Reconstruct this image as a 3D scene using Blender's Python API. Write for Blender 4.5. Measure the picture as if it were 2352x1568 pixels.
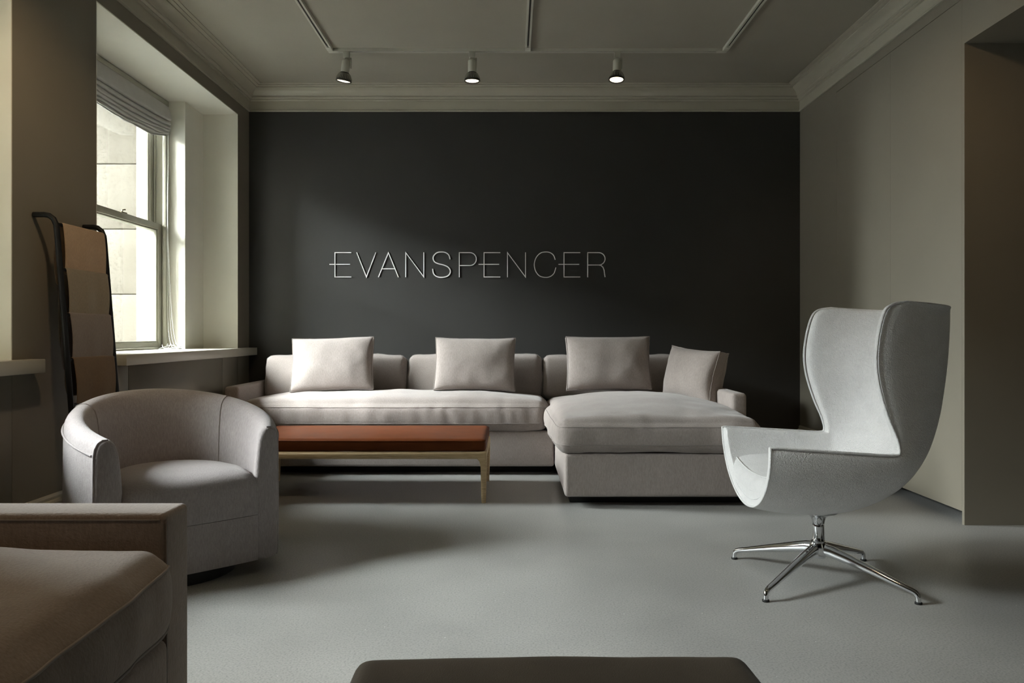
import bpy, bmesh, math, random
from mathutils import Vector, Matrix, noise
PI = math.pi
for o in list(bpy.data.objects):
    bpy.data.objects.remove(o, do_unlink=True)
scene = bpy.context.scene
C = scene.collection

# ------------------------------------------------------------------ camera
FPX = 1750.0
cam_d = bpy.data.cameras.new('camera')
cam = bpy.data.objects.new('camera', cam_d)
C.objects.link(cam)
cam.location = (0, 0, 0.95)
cam.rotation_euler = (PI / 2, 0, 0)
cam_d.sensor_width = 36.0
cam_d.lens = 36.0 * FPX / 2352.0
cam_d.shift_y = -18.0 / 2352.0
cam_d.clip_start = 0.05
scene.camera = cam

# ------------------------------------------------------------------ sky, exposure
SKY = 142.0
w = bpy.data.worlds.new('overcast_sky')
scene.world = w
w.use_nodes = True
wn = w.node_tree.nodes
bg = wn['Background']
# bright even overcast, a little stronger towards the zenith
w_tc = wn.new('ShaderNodeTexCoord')
w_sep = wn.new('ShaderNodeSeparateXYZ')
w_map = wn.new('ShaderNodeMapRange')
w_map.inputs['From Min'].default_value = 0.0
w_map.inputs['From Max'].default_value = 1.0
w_map.inputs['To Min'].default_value = 0.8
w_map.inputs['To Max'].default_value = 1.0
w_mul = wn.new('ShaderNodeVectorMath')
w_mul.operation = 'SCALE'
w_mul.inputs[0].default_value = (0.95, 0.985, 1.0)
w.node_tree.links.new(w_tc.outputs['Generated'], w_sep.inputs[0])
w.node_tree.links.new(w_sep.outputs['Z'], w_map.inputs['Value'])
w.node_tree.links.new(w_map.outputs['Result'], w_mul.inputs['Scale'])
w.node_tree.links.new(w_mul.outputs[0], bg.inputs['Color'])
bg.inputs['Strength'].default_value = SKY
vs = scene.view_settings
vs.view_transform = 'Standard'
vs.look = 'None'
vs.exposure = 0.0
vs.gamma = 1.0
vs.use_curve_mapping = False

XL, XR, YB, ZC = -2.05, 2.245, 5.94, 2.862      # left wall, right wall, back wall, ceiling
NICHES = [(3.757, 5.70), (1.62, 3.125)]
ZSILL, ZSOF = 0.842, 2.592


def portal(name, y0, y1):
    l = bpy.data.lights.new(name, 'AREA')
    l.shape = 'RECTANGLE'
    l.size = y1 - y0
    l.size_y = 1.7
    l.cycles.is_portal = True
    o = bpy.data.objects.new(name, l)
    C.objects.link(o)
    o.location = (-2.655, (y0 + y1) / 2, 1.72)
    o.rotation_euler = (PI / 2, 0, -PI / 2)     # emits towards +X
    return o


for i_, (a_, b_) in enumerate(NICHES):
    portal('sky_portal', a_ + 0.32, b_ - 0.32)


# unseen warm spots: the pier's follows its glow, the others are added fill
def unseen_warm_spot(loc, target, watts, size=1.3, blend=0.9):
    l = bpy.data.lights.new('unseen_warm_spot', 'SPOT')
    l.energy = watts
    l.color = (1.0, 0.72, 0.42)
    l.spot_size = size
    l.spot_blend = blend
    l.shadow_soft_size = 0.05
    o = bpy.data.objects.new('unseen_warm_spot', l)
    C.objects.link(o)
    o.location = loc
    o.rotation_euler = (Vector(target) - Vector(loc)).to_track_quat('-Z', 'Y').to_euler()
    return o


unseen_warm_spot((-1.2, 2.4, 2.68), (-2.05, 3.35, 1.3), 36)
unseen_warm_spot((-1.2, 0.9, 2.68), (-1.3, 1.1, 0.5), 30)
unseen_warm_spot((1.43, 2.0, 2.68), (2.40, 3.8, 1.2), 22)
unseen_warm_spot((1.43, 3.2, 2.68), (2.24, 4.5, 1.5), 6)
unseen_warm_spot((0.1, 1.6, 2.68), (0.5, 2.2, 0.0), 10)
unseen_warm_spot((3.3, 2.6, 2.68), (3.4, 2.7, 0.0), 10)


# ------------------------------------------------------------------ materials
def mat(name, color, rough=0.6, metal=0.0, spec=0.5):
    m = bpy.data.materials.new(name)
    m.use_nodes = True
    b = m.node_tree.nodes['Principled BSDF']
    b.inputs['Base Color'].default_value = (*color, 1)
    b.inputs['Roughness'].default_value = rough
    b.inputs['Metallic'].default_value = metal
    b.inputs['Specular IOR Level'].default_value = spec
    return m


def nd(m, t, **kw):
    n = m.node_tree.nodes.new(t)
    for k, v in kw.items():
        if k in n.inputs:
            n.inputs[k].default_value = v
        else:
            setattr(n, k, v)
    return n


def lk(m, a, ao, b, bi):
    m.node_tree.links.new(a.outputs[ao], b.inputs[bi])


def ramp(m, stops):
    r = nd(m, 'ShaderNodeValToRGB')
    el = r.color_ramp.elements
    while len(el) < len(stops):
        el.new(0.5)
    for e, (p, c) in zip(el, stops):
        e.position = p
        e.color = (*c, 1)
    return r


def paint(name, color, rough=0.55, var=0.03, scale=3.0, bump=0.02):
    m = mat(name, color, rough)
    b = m.node_tree.nodes['Principled BSDF']
    tc = nd(m, 'ShaderNodeTexCoord')
    n = nd(m, 'ShaderNodeTexNoise', Scale=scale, Detail=5.0)
    lk(m, tc, 'Object', n, 'Vector')
    r = ramp(m, [(0.3, tuple(c * (1 - var) for c in color)), (0.7, tuple(min(1, c * (1 + var)) for c in color))])
    lk(m, n, 'Fac', r, 'Fac')
    lk(m, r, 'Color', b, 'Base Color')
    n2 = nd(m, 'ShaderNodeTexNoise', Scale=220.0, Detail=2.0)
    lk(m, tc, 'Object', n2, 'Vector')
    bp = nd(m, 'ShaderNodeBump', Strength=bump, Distance=0.01)
    lk(m, n2, 'Fac', bp, 'Height')
    lk(m, bp, 'Normal', b, 'Normal')
    return m


def fabric(name, color, var=0.15, weave=230.0, bump=0.4, mott=14.0, sheen=0.25, rough=0.92):
    """woven upholstery: fine slub threads, faint mottling, soft relief"""
    m = mat(name, color, rough, spec=0.15)
    b = m.node_tree.nodes['Principled BSDF']
    b.inputs['Sheen Weight'].default_value = sheen
    b.inputs['Sheen Roughness'].default_value = 0.5
    tc = nd(m, 'ShaderNodeTexCoord')
    mp = nd(m, 'ShaderNodeMapping')
    mp.inputs['Scale'].default_value = (1.0, 1.0, 0.22)
    lk(m, tc, 'Object', mp, 'Vector')
    n1 = nd(m, 'ShaderNodeTexNoise', Scale=weave, Detail=2.0, Roughness=0.6)
    lk(m, mp, 'Vector', n1, 'Vector')
    n2 = nd(m, 'ShaderNodeTexNoise', Scale=mott, Detail=4.0)
    lk(m, tc, 'Object', n2, 'Vector')
    r1 = ramp(m, [(0.25, tuple(c * (1 - var) for c in color)), (0.75, tuple(min(1, c * (1 + var)) for c in color))])
    lk(m, n1, 'Fac', r1, 'Fac')
    r2 = ramp(m, [(0.3, (0.93, 0.93, 0.93)), (0.7, (1.0, 1.0, 1.0))])
    lk(m, n2, 'Fac', r2, 'Fac')
    mx = nd(m, 'ShaderNodeMix', data_type='RGBA', blend_type='MULTIPLY')
    mx.inputs[0].default_value = 1.0
    m.node_tree.links.new(r1.outputs['Color'], mx.inputs[6])
    m.node_tree.links.new(r2.outputs['Color'], mx.inputs[7])
    m.node_tree.links.new(mx.outputs[2], b.inputs['Base Color'])
    n3 = nd(m, 'ShaderNodeTexNoise', Scale=weave * 0.8, Detail=2.0)
    lk(m, tc, 'Object', n3, 'Vector')
    bp = nd(m, 'ShaderNodeBump', Strength=bump, Distance=0.004)
    lk(m, n3, 'Fac', bp, 'Height')
    lk(m, bp, 'Normal', b, 'Normal')
    return m


M = {}
M['wall'] = paint('wall_paint', (0.218, 0.195, 0.154))
M['ceil'] = paint('ceiling_paint', (0.375, 0.352, 0.288), 0.6)
M['trim'] = paint('trim_gloss_paint', (0.44, 0.415, 0.335), 0.28, bump=0.005)
M['daylit_skin'] = paint('daylit_niche_paint', (0.84, 0.83, 0.74), 0.5)  # same paint as the wall, lightened to stand for window light
M['sill'] = paint('sill_paint', (0.50, 0.475, 0.405), 0.35, bump=0.005)
M['frame'] = paint('window_frame_paint', (0.40, 0.39, 0.315), 0.35, bump=0.005)
M['char'] = paint('charcoal_paint', (0.031, 0.030, 0.028), 0.5, var=0.06, bump=0.05)
M['door'] = paint('closet_door_paint', (0.255, 0.23, 0.185), 0.45)
M['blk'] = mat('black_recess', (0.006, 0.006, 0.006), 0.6)
M['rackm'] = mat('black_powder_coat', (0.007, 0.0075, 0.009), 0.5, spec=0.3)
M['linen'] = fabric('grey_linen', (0.328, 0.284, 0.264))
M['linen2'] = fabric('lilac_grey_linen', (0.365, 0.328, 0.325))
M['linen3'] = fabric('taupe_linen', (0.285, 0.232, 0.202))
M['seam'] = mat('seam_thread', (0.30, 0.27, 0.255), 0.9, spec=0.1)
M['white'] = mat('white_sign', (0.90, 0.89, 0.87), 0.4)
M['fixture'] = mat('cream_fixture', (0.52, 0.51, 0.43), 0.4)
M['finm'] = mat('dark_bronze_fins', (0.05, 0.045, 0.04), 0.45, 0.4)
M['chrome'] = mat('polished_chrome', (0.78, 0.79, 0.81), 0.07, 1.0)
M['rubber'] = mat('black_rubber', (0.01, 0.01, 0.01), 0.7)
M['track'] = mat('cream_track', (0.60, 0.59, 0.51), 0.45)
M['slot'] = mat('track_slot', (0.05, 0.048, 0.04), 0.6)
M['blind'] = fabric('blind_cloth', (0.55, 0.54, 0.52), var=0.05, weave=600, bump=0.15)
M['cord'] = mat('white_cord', (0.75, 0.75, 0.72), 0.7)
M['storm'] = mat('white_storm_frame', (0.80, 0.80, 0.78), 0.5)
M['brass'] = mat('aged_latch', (0.30, 0.26, 0.18), 0.4, 0.8)


def boucle():
    m = fabric('white_boucle', (0.85, 0.84, 0.84), var=0.05, weave=260, bump=0.2, sheen=0.35)
    nt = m.node_tree
    b = nt.nodes['Principled BSDF']
    tc = nd(m, 'ShaderNodeTexCoord')
    n = nd(m, 'ShaderNodeTexNoise', Scale=135.0, Detail=1.5, Distortion=1.5)
    lk(m, tc, 'Object', n, 'Vector')
    bp = nd(m, 'ShaderNodeBump', Strength=0.6, Distance=0.008)
    lk(m, n, 'Fac', bp, 'Height')
    lk(m, bp, 'Normal', b, 'Normal')
    return m


M['boucle'] = boucle()


def leather(name, color, rough):
    m = mat(name, color, rough, spec=0.13)
    b = m.node_tree.nodes['Principled BSDF']
    tc = nd(m, 'ShaderNodeTexCoord')
    n = nd(m, 'ShaderNodeTexNoise', Scale=9.0, Detail=5.0)
    lk(m, tc, 'Object', n, 'Vector')
    r = ramp(m, [(0.3, tuple(c * 0.85 for c in color)), (0.7, tuple(c * 1.12 for c in color))])
    lk(m, n, 'Fac', r, 'Fac')
    lk(m, r, 'Color', b, 'Base Color')
    v = nd(m, 'ShaderNodeTexVoronoi', Scale=420.0)
    lk(m, tc, 'Object', v, 'Vector')
    bp = nd(m, 'ShaderNodeBump', Strength=0.12, Distance=0.002)
    lk(m, v, 'Distance', bp, 'Height')
    lk(m, bp, 'Normal', b, 'Normal')
    return m


M['cognac'] = leather('cognac_leather', (0.125, 0.033, 0.009), 0.5)
M['darkleather'] = leather('dark_brown_leather', (0.060, 0.048, 0.036), 0.42)


def oak():
    col = (0.60, 0.45, 0.26)
    m = mat('pale_oak', col, 0.5)
    b = m.node_tree.nodes['Principled BSDF']
    tc = nd(m, 'ShaderNodeTexCoord')
    mp = nd(m, 'ShaderNodeMapping')
    mp.inputs['Scale'].default_value = (2.0, 30.0, 30.0)
    lk(m, tc, 'Object', mp, 'Vector')
    n = nd(m, 'ShaderNodeTexNoise', Scale=6.0, Detail=6.0, Distortion=0.6)
    lk(m, mp, 'Vector', n, 'Vector')
    r = ramp(m, [(0.3, (0.46, 0.33, 0.18)), (0.55, col), (0.8, (0.70, 0.54, 0.33))])
    lk(m, n, 'Fac', r, 'Fac')
    lk(m, r, 'Color', b, 'Base Color')
    bp = nd(m, 'ShaderNodeBump', Strength=0.1, Distance=0.002)
    lk(m, n, 'Fac', bp, 'Height')
    lk(m, bp, 'Normal', b, 'Normal')
    return m


M['oak'] = oak()


def concrete():
    m = mat('polished_concrete', (0.3, 0.3, 0.29), 0.4)
    b = m.node_tree.nodes['Principled BSDF']
    tc = nd(m, 'ShaderNodeTexCoord')
    n1 = nd(m, 'ShaderNodeTexNoise', Scale=1.3, Detail=7.0, Roughness=0.6)
    lk(m, tc, 'Object', n1, 'Vector')
    r1 = ramp(m, [(0.3, (0.31, 0.308, 0.295)), (0.5, (0.37, 0.366, 0.35)), (0.72, (0.425, 0.42, 0.402))])
    lk(m, n1, 'Fac', r1, 'Fac')
    n2 = nd(m, 'ShaderNodeTexNoise', Scale=160.0, Detail=3.0)
    lk(m, tc, 'Object', n2, 'Vector')
    r2 = ramp(m, [(0.33, (0.72, 0.72, 0.72)), (0.5, (1.0, 1.0, 1.0)), (0.7, (1.1, 1.1, 1.1))])
    lk(m, n2, 'Fac', r2, 'Fac')
    mx = nd(m, 'ShaderNodeMix', data_type='RGBA', blend_type='MULTIPLY')
    mx.inputs[0].default_value = 1.0
    m.node_tree.links.new(r1.outputs['Color'], mx.inputs[6])
    m.node_tree.links.new(r2.outputs['Color'], mx.inputs[7])
    # pale aggregate flecks
    v = nd(m, 'ShaderNodeTexVoronoi', Scale=34.0)
    lk(m, tc, 'Object', v, 'Vector')
    r3 = ramp(m, [(0.0, (1, 1, 1)), (0.045, (1, 1, 1)), (0.07, (0, 0, 0))])
    lk(m, v, 'Distance', r3, 'Fac')
    sp = nd(m, 'ShaderNodeSeparateColor')
    lk(m, v, 'Color', sp, 'Color')
    gt = nd(m, 'ShaderNodeMath', operation='GREATER_THAN')
    gt.inputs[1].default_value = 0.86
    lk(m, sp, 'Red', gt, 0)
    ml = nd(m, 'ShaderNodeMath', operation='MULTIPLY')
    lk(m, r3, 'Color', ml, 0)
    lk(m, gt, 'Value', ml, 1)
    mx2 = nd(m, 'ShaderNodeMix', data_type='RGBA')
    m.node_tree.links.new(ml.outputs[0], mx2.inputs[0])
    m.node_tree.links.new(mx.outputs[2], mx2.inputs[6])
    mx2.inputs[7].default_value = (0.85, 0.85, 0.83, 1)
    m.node_tree.links.new(mx2.outputs[2], b.inputs['Base Color'])
    r4 = ramp(m, [(0.3, (0.30, 0.30, 0.30)), (0.7, (0.46, 0.46, 0.46))])
    lk(m, n1, 'Fac', r4, 'Fac')
    lk(m, r4, 'Color', b, 'Roughness')
    bp = nd(m, 'ShaderNodeBump', Strength=0.06, Distance=0.003)
    lk(m, n2, 'Fac', bp, 'Height')
    lk(m, bp, 'Normal', b, 'Normal')
    return m


M['floor'] = concrete()


def stone():
    col = (0.105, 0.094, 0.074)
    m = mat('limestone', col, 0.9)
    b = m.node_tree.nodes['Principled BSDF']
    tc = nd(m, 'ShaderNodeTexCoord')
    n1 = nd(m, 'ShaderNodeTexNoise', Scale=2.2, Detail=8.0, Roughness=0.65)
    lk(m, tc, 'Object', n1, 'Vector')
    r1 = ramp(m, [(0.3, (0.082, 0.072, 0.054)), (0.55, col), (0.75, (0.118, 0.108, 0.088))])
    lk(m, n1, 'Fac', r1, 'Fac')
    n2 = nd(m, 'ShaderNodeTexNoise', Scale=38.0, Detail=4.0)
    lk(m, tc, 'Object', n2, 'Vector')
    r2 = ramp(m, [(0.34, (0.62, 0.60, 0.56)), (0.46, (1, 1, 1))])
    lk(m, n2, 'Fac', r2, 'Fac')
    mx = nd(m, 'ShaderNodeMix', data_type='RGBA', blend_type='MULTIPLY')
    mx.inputs[0].default_value = 0.7
    m.node_tree.links.new(r1.outputs['Color'], mx.inputs[6])
    m.node_tree.links.new(r2.outputs['Color'], mx.inputs[7])
    m.node_tree.links.new(mx.outputs[2], b.inputs['Base Color'])
    bp = nd(m, 'ShaderNodeBump', Strength=0.3, Distance=0.01)
    lk(m, n2, 'Fac', bp, 'Height')
    lk(m, bp, 'Normal', b, 'Normal')
    return m


M['stone'] = stone()
M['mortar'] = mat('mortar', (0.075, 0.068, 0.055), 0.95)
M['pave'] = paint('pavement', (0.085, 0.085, 0.083), 0.9, var=0.1)


def glass():
    m = bpy.data.materials.new('window_glass')
    m.use_nodes = True
    nt = m.node_tree
    nt.nodes.remove(nt.nodes['Principled BSDF'])
    out = nt.nodes['Material Output']
    t = nd(m, 'ShaderNodeBsdfTransparent', Color=(0.95, 0.97, 0.96, 1))
    g = nd(m, 'ShaderNodeBsdfGlossy', Roughness=0.02)
    fr = nd(m, 'ShaderNodeFresnel')
    geo = nd(m, 'ShaderNodeNewGeometry')
    ior = nd(m, 'ShaderNodeMapRange')          # the pane's inner faces see the same index as its outer ones
    ior.inputs['To Min'].default_value = 1.35
    ior.inputs['To Max'].default_value = 1.0 / 1.35
    lk(m, geo, 'Backfacing', ior, 'Value')
    lk(m, ior, 'Result', fr, 'IOR')
    mx = nd(m, 'ShaderNodeMixShader')
    lk(m, fr, 'Fac', mx, 0)
    lk(m, t, 'BSDF', mx, 1)
    lk(m, g, 'BSDF', mx, 2)
    lk(m, mx, 'Shader', out, 'Surface')
    return m


M['glass'] = glass()


def emit(name, col, s):
    m = mat(name, (0.8, 0.8, 0.8), 0.3)
    b = m.node_tree.nodes['Principled BSDF']
    b.inputs['Emission Color'].default_value = (*col, 1)
    b.inputs['Emission Strength'].default_value = s
    return m


M['lens'] = emit('lit_lens', (1.0, 0.86, 0.62), 3.2)


# ------------------------------------------------------------------ mesh helpers
class MB:
    """collects geometry, builds ONE mesh object"""
    def __init__(self):
        self.v, self.f, self.s = [], [], []

    def add(self, vs, fs, smooth=False):
        k = len(self.v)
        self.v += [tuple(p) for p in vs]
        self.f += [tuple(i + k for i in f) for f in fs]
        self.s += [smooth] * len(fs)
        return self

    def box(self, x0, x1, y0, y1, z0, z1):
        v = [(x, y, z) for z in (z0, z1) for y in (y0, y1) for x in (x0, x1)]
        f = [(0, 2, 3, 1), (4, 5, 7, 6), (0, 1, 5, 4), (2, 6, 7, 3), (0, 4, 6, 2), (1, 3, 7, 5)]
        return self.add(v, f)

    def prism(self, poly, z0, z1):
        n = len(poly)
        v = [(x, y, z0) for x, y in poly] + [(x, y, z1) for x, y in poly]
        f = [tuple(range(n - 1, -1, -1)), tuple(range(n, 2 * n))]
        f += [(i, (i + 1) % n, n + (i + 1) % n, n + i) for i in range(n)]
        return self.add(v, f)

    def extrude(self, prof, a, b, fn):
        """closed profile [(p,q)] swept straight from a to b; fn(p,q,t) -> point"""
        n = len(prof)
        v = [fn(p, q, a) for p, q in prof] + [fn(p, q, b) for p, q in prof]
        f = [tuple(range(n - 1, -1, -1)), tuple(range(n, 2 * n))]
        f += [(i, (i + 1) % n, n + (i + 1) % n, n + i) for i in range(n)]
        return self.add(v, f)

    def rings(self, rings, cap0=True, cap1=True, closed=True, smooth=True):
        n = len(rings[0])
        v = [p for r in rings for p in r]
        f = []
        for i in range(len(rings) - 1):
            for j in range(n if closed else n - 1):
                k = (j + 1) % n
                f.append((i * n + j, i * n + k, (i + 1) * n + k, (i + 1) * n + j))
        self.add(v, f, smooth)
        if cap0:
            self.add(rings[0], [tuple(range(n - 1, -1, -1))])
        if cap1:
            self.add(rings[-1], [tuple(range(n))])
        return self

    def lathe(self, prof, n=24, c=(0, 0, 0)):
        rg = [[(c[0] + r * math.cos(2 * PI * k / n), c[1] + r * math.sin(2 * PI * k / n), c[2] + z) for k in range(n)]
              for r, z in prof]
        return self.rings(rg)

    def tube(self, path, rad, n=8, closed=False, squash=None):
        P = [Vector(p) for p in path]
        m = len(P)
        R = rad if isinstance(rad, (list, tuple)) else [rad] * m
        rg = []
        up = None
        for i in range(m):
            if closed:
                t = P[(i + 1) % m] - P[i - 1]
            else:
                t = P[min(i + 1, m - 1)] - P[max(i - 1, 0)]
            t.normalize()
            if up is None:
                up = Vector((0, 0, 1)) if abs(t.z) < 0.9 else Vector((1, 0, 0))
            s = t.cross(up)
            if s.length < 1e-6:
                s = t.cross(Vector((0, 1, 0)))
            s.normalize()
            up = s.cross(t).normalized()
            a, b = (R[i], R[i]) if squash is None else (squash[i][0], squash[i][1])
            rg.append([P[i] + s * (a * math.cos(2 * PI * k / n)) + up * (b * math.sin(2 * PI * k / n)) for k in range(n)])
        if closed:
            rg.append(rg[0])
        return self.rings(rg, not closed, not closed)

    def build(self, name, material, parent=None, loc=None):
        me = bpy.data.meshes.new(name)
        me.from_pydata(self.v, [], self.f)
        me.polygons.foreach_set('use_smooth', self.s)
        me.materials.append(M[material] if isinstance(material, str) else material)
        me.update()
        bm = bmesh.new()
        bm.from_mesh(me)
        bmesh.ops.recalc_face_normals(bm, faces=bm.faces)
        bm.to_mesh(me)
        bm.free()
        o = bpy.data.objects.new(name, me)
        C.objects.link(o)
        if parent is not None:
            o.parent = parent
        if loc is not None:
            o.location = loc
        return o


def bevel(o, wdt=0.01, seg=3, angle=0.6):
    md = o.modifiers.new('bevel', 'BEVEL')
    md.width = wdt
    md.segments = seg
    md.limit_method = 'ANGLE'
    md.angle_limit = angle
    md.harden_normals = False
    for p in o.data.polygons:
        p.use_smooth = True
    return o


def sub(o, lv=1):
    md = o.modifiers.new('subdivision', 'SUBSURF')
    md.levels = lv
    md.render_levels = lv
    for p in o.data.polygons:
        p.use_smooth = True
    return o


def tag(o, label, cat, group=None):
    o['label'] = label
    o['category'] = cat
    if group:
        o['group'] = group
    return o


def struct(o, label=None):
    o['kind'] = 'structure'
    if label:
        o['label'] = label
    return o


def empty(name, loc=(0, 0, 0), rz=0.0):
    o = bpy.data.objects.new(name, None)
    C.objects.link(o)
    o.location = loc
    o.rotation_euler = (0, 0, rz)
    o.empty_display_size = 0.1
    return o


def nz(x, y, z):
    return noise.noise(Vector((x, y, z)))


def catmull(pts, per):
    """dense Catmull-Rom samples through a list of tuples of any length"""
    out = []
    n = len(pts)
    for i in range(n - 1):
        p0, p1, p2, p3 = pts[max(i - 1, 0)], pts[i], pts[i + 1], pts[min(i + 2, n - 1)]
        for k in range(per):
            t = k / per
            out.append(tuple(0.5 * ((2 * b) + (-a + c) * t + (2 * a - 5 * b + 4 * c - d) * t * t + (-a + 3 * b - 3 * c + d) * t ** 3)
                             for a, b, c, d in zip(p0, p1, p2, p3)))
    out.append(tuple(pts[-1]))
    return out


# ------------------------------------------------------------------ the room shell
YF = -4.0                     # wall behind the camera
XO = -2.645                   # outer face of the window wall
struct(MB().box(XO, 4.6, YF - 0.1, YB + 0.12, -0.12, 0.0).build('floor', 'floor'), 'polished grey concrete floor with pale flecks')
struct(MB().box(XO, 4.6, YF - 0.1, YB + 0.12, ZC, ZC + 0.12).build('ceiling', 'ceil'), 'plain off-white ceiling with tracks')
struct(MB().box(XL, XR + 0.12, YB, YB + 0.12, 0, ZC).build('wall_back', 'char'), 'charcoal painted feature wall behind the sofa')
struct(MB().box(XO, 4.6, YF - 0.1, YF, 0, ZC).build('wall_front', 'char'))  # unseen wall, charcoal put here to keep bounced light low

mb = MB()
ys = [YF] + [y for a, b in sorted(NICHES) for y in (a, b)] + [YB + 0.12]
for k in range(0, len(ys), 2):
    mb.box(XO, XL, ys[k], ys[k + 1], 0, ZC)                       # piers
for a, b in NICHES:
    mb.box(XO, XL, a, b, ZSOF, ZC)                                # heads over the windows
    mb.box(XO, XL - 0.012, a, b, 0, ZSILL - 0.058)                # below the sills
    mb.box(XO, -2.313, a, a + 0.313, ZSILL - 0.058, ZSOF)         # inner jambs
    mb.box(XO, -2.313, b - 0.317, b, ZSILL - 0.058, ZSOF)
lin = MB()  # added skins on the niche walls, daylight put into their colour
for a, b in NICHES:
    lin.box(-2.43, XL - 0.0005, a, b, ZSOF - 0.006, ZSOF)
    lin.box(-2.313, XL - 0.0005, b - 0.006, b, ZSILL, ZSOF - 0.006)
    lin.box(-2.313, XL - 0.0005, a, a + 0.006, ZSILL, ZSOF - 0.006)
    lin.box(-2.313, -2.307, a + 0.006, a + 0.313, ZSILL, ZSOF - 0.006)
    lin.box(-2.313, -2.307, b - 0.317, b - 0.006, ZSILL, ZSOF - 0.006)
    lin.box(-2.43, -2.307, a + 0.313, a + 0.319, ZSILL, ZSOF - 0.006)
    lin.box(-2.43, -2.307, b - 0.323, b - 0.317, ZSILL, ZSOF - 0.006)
struct(lin.build('trim_9', 'daylit_skin'), 'added niche skins, wall paint lightened to carry the daylight')
struct(mb.build('wall_left', 'wall'), 'off-white window wall with deep window niches and piers')

mb = MB()
mb.box(XR, XR + 0.12, 5.27, YB, 0, ZC)
mb.box(XR, XR + 0.12, 3.80, 5.27, 2.62, ZC)                       # over the closet
mb.box(XR + 0.55, XR + 0.67, 3.80, YB + 0.12, 0, ZC)               # closet back
mb.box(XR + 0.12, XR + 0.55, 5.27, 5.35, 0, ZC)                   # closet side
mb.box(XR, XR + 0.12, 1.5, 3.80, 2.39, ZC)                        # over the opening
mb.box(XR + 0.12, 4.5, 1.5, 3.80, 2.39, 2.50)                     # low ceiling beyond the opening
mb.box(XR, XR + 0.12, YF, 1.5, 0, ZC)
struct(mb.build('wall_right', 'wall'), 'grey-beige side wall with tall opening')
mb = MB()
mb.box(XR + 0.0, 4.6, 3.78, 3.80, 0, 2.39)
mb.box(4.5, 4.6, YF, 3.80, 0, ZC)
struct(mb.build('wall_hall', 'wall'), 'shaded end wall seen through the opening at right')
# flush closet doors in the right wall, hung above a black recess
for k, (a, b) in enumerate(((3.801, 4.5193), (4.5207, 5.2695))):
    o = MB().box(XR, XR + 0.03, a, b, 0.065, 2.617).build('door_%d' % (k + 1), 'wall')
    struct(o, 'flush pale grey closet door above a dark floor recess')

# crown mould (profile: distance from wall, height)
CROWN = [(0, 2.678), (0.012, 2.678), (0.014, 2.684), (0.012, 2.690), (0.006, 2.694), (0.006, 2.758), (0.018, 2.761), (0.021, 2.766),
         (0.019, 2.772), (0.028, 2.774), (0.036, 2.779), (0.038, 2.786), (0.034, 2.790), (0.040, 2.793), (0.046, 2.806), (0.056, 2.820),
         (0.070, 2.831), (0.086, 2.837), (0.090, 2.840), (0.090, 2.846), (0.112, 2.847), (0.116, 2.850), (0.114, 2.854), (0.130, 2.855),
         (0.136, 2.858), (0.136, ZC), (0, ZC)]


def crown(name, a, b, fn, label):
    o = MB().extrude(CROWN, a, b, fn).build(name, 'trim')
    for p in o.data.polygons:
        p.use_smooth = True
    md = o.modifiers.new('edges', 'EDGE_SPLIT')
    md.split_angle = 0.6
    return struct(o, label)


crown('trim_1', XL, XR, lambda p, q, t: (t, YB - p, q), 'glossy cream crown moulding above the charcoal wall')
crown('trim_2', YF, YB, lambda p, q, t: (XL + p, t, q), 'cream crown moulding above the windows')
crown('trim_3', YF, YB, lambda p, q, t: (XR - p, t, q), 'cream crown moulding along the right wall')
BASE = [(0, 0), (0.016, 0), (0.016, 0.195), (0.020, 0.199), (0.018, 0.208), (0.010, 0.214), (0.010, 0.225), (0.006, 0.235), (0, 0.237)]


def base(name, a, b, fn):
    return struct(MB().extrude(BASE, a, b, fn).build(name, 'trim'), 'painted baseboard with moulded top')


base('baseboard_left', 3.125, 3.757, lambda p, q, t: (XL + p, t, q))
base('baseboard_right', 5.27, YB, lambda p, q, t: (XR - p, t, q))

# sills and the panels below them
SILLS = [[(-2.44, 3.757), (XL, 3.757), (XL, 3.927), (-1.986, 3.927), (-1.986, YB), (XL, YB), (XL, 5.70), (-2.44, 5.70)],
         [(-2.44, 1.62), (XL, 1.62), (XL, 1.50), (-1.986, 1.50), (-1.986, 3.245), (XL, 3.245), (XL, 3.125), (-2.44, 3.125)]]
for k, s in enumerate(SILLS):
    o = MB().prism(s, ZSILL - 0.058, ZSILL).build('trim_%d' % (k + 4), 'sill')
    struct(o, ['thick pale window sill beside the sofa', 'thick pale window sill at the left edge'][k])
    bevel(o, 0.003, 2)
for k, (a, b) in enumerate(NICHES[:2]):
    root = struct(empty('trim_%d' % (k + 7)), 'painted panels under the window sill')
    for y0, y1 in ((a + 0.001, a + 0.312), (a + 0.316, b - 0.304), (b - 0.300, b - 0.001)):
        bevel(MB().box(XL - 0.012, XL, y0, y1, 0.0, ZSILL - 0.059).build('panel', 'wall', root), 0.001, 1)


# ------------------------------------------------------------------ windows
def frame_rect(mb, x0, x1, y0, y1, z0, z1, wy, wb, wt):
    mb.box(x0, x1, y0, y0 + wy, z0, z1)
    mb.box(x0, x1, y1 - wy, y1, z0, z1)
    mb.box(x0, x1, y0 + wy, y1 - wy, z0, z0 + wb)
    mb.box(x0, x1, y0 + wy, y1 - wy, z1 - wt, z1)


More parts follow.
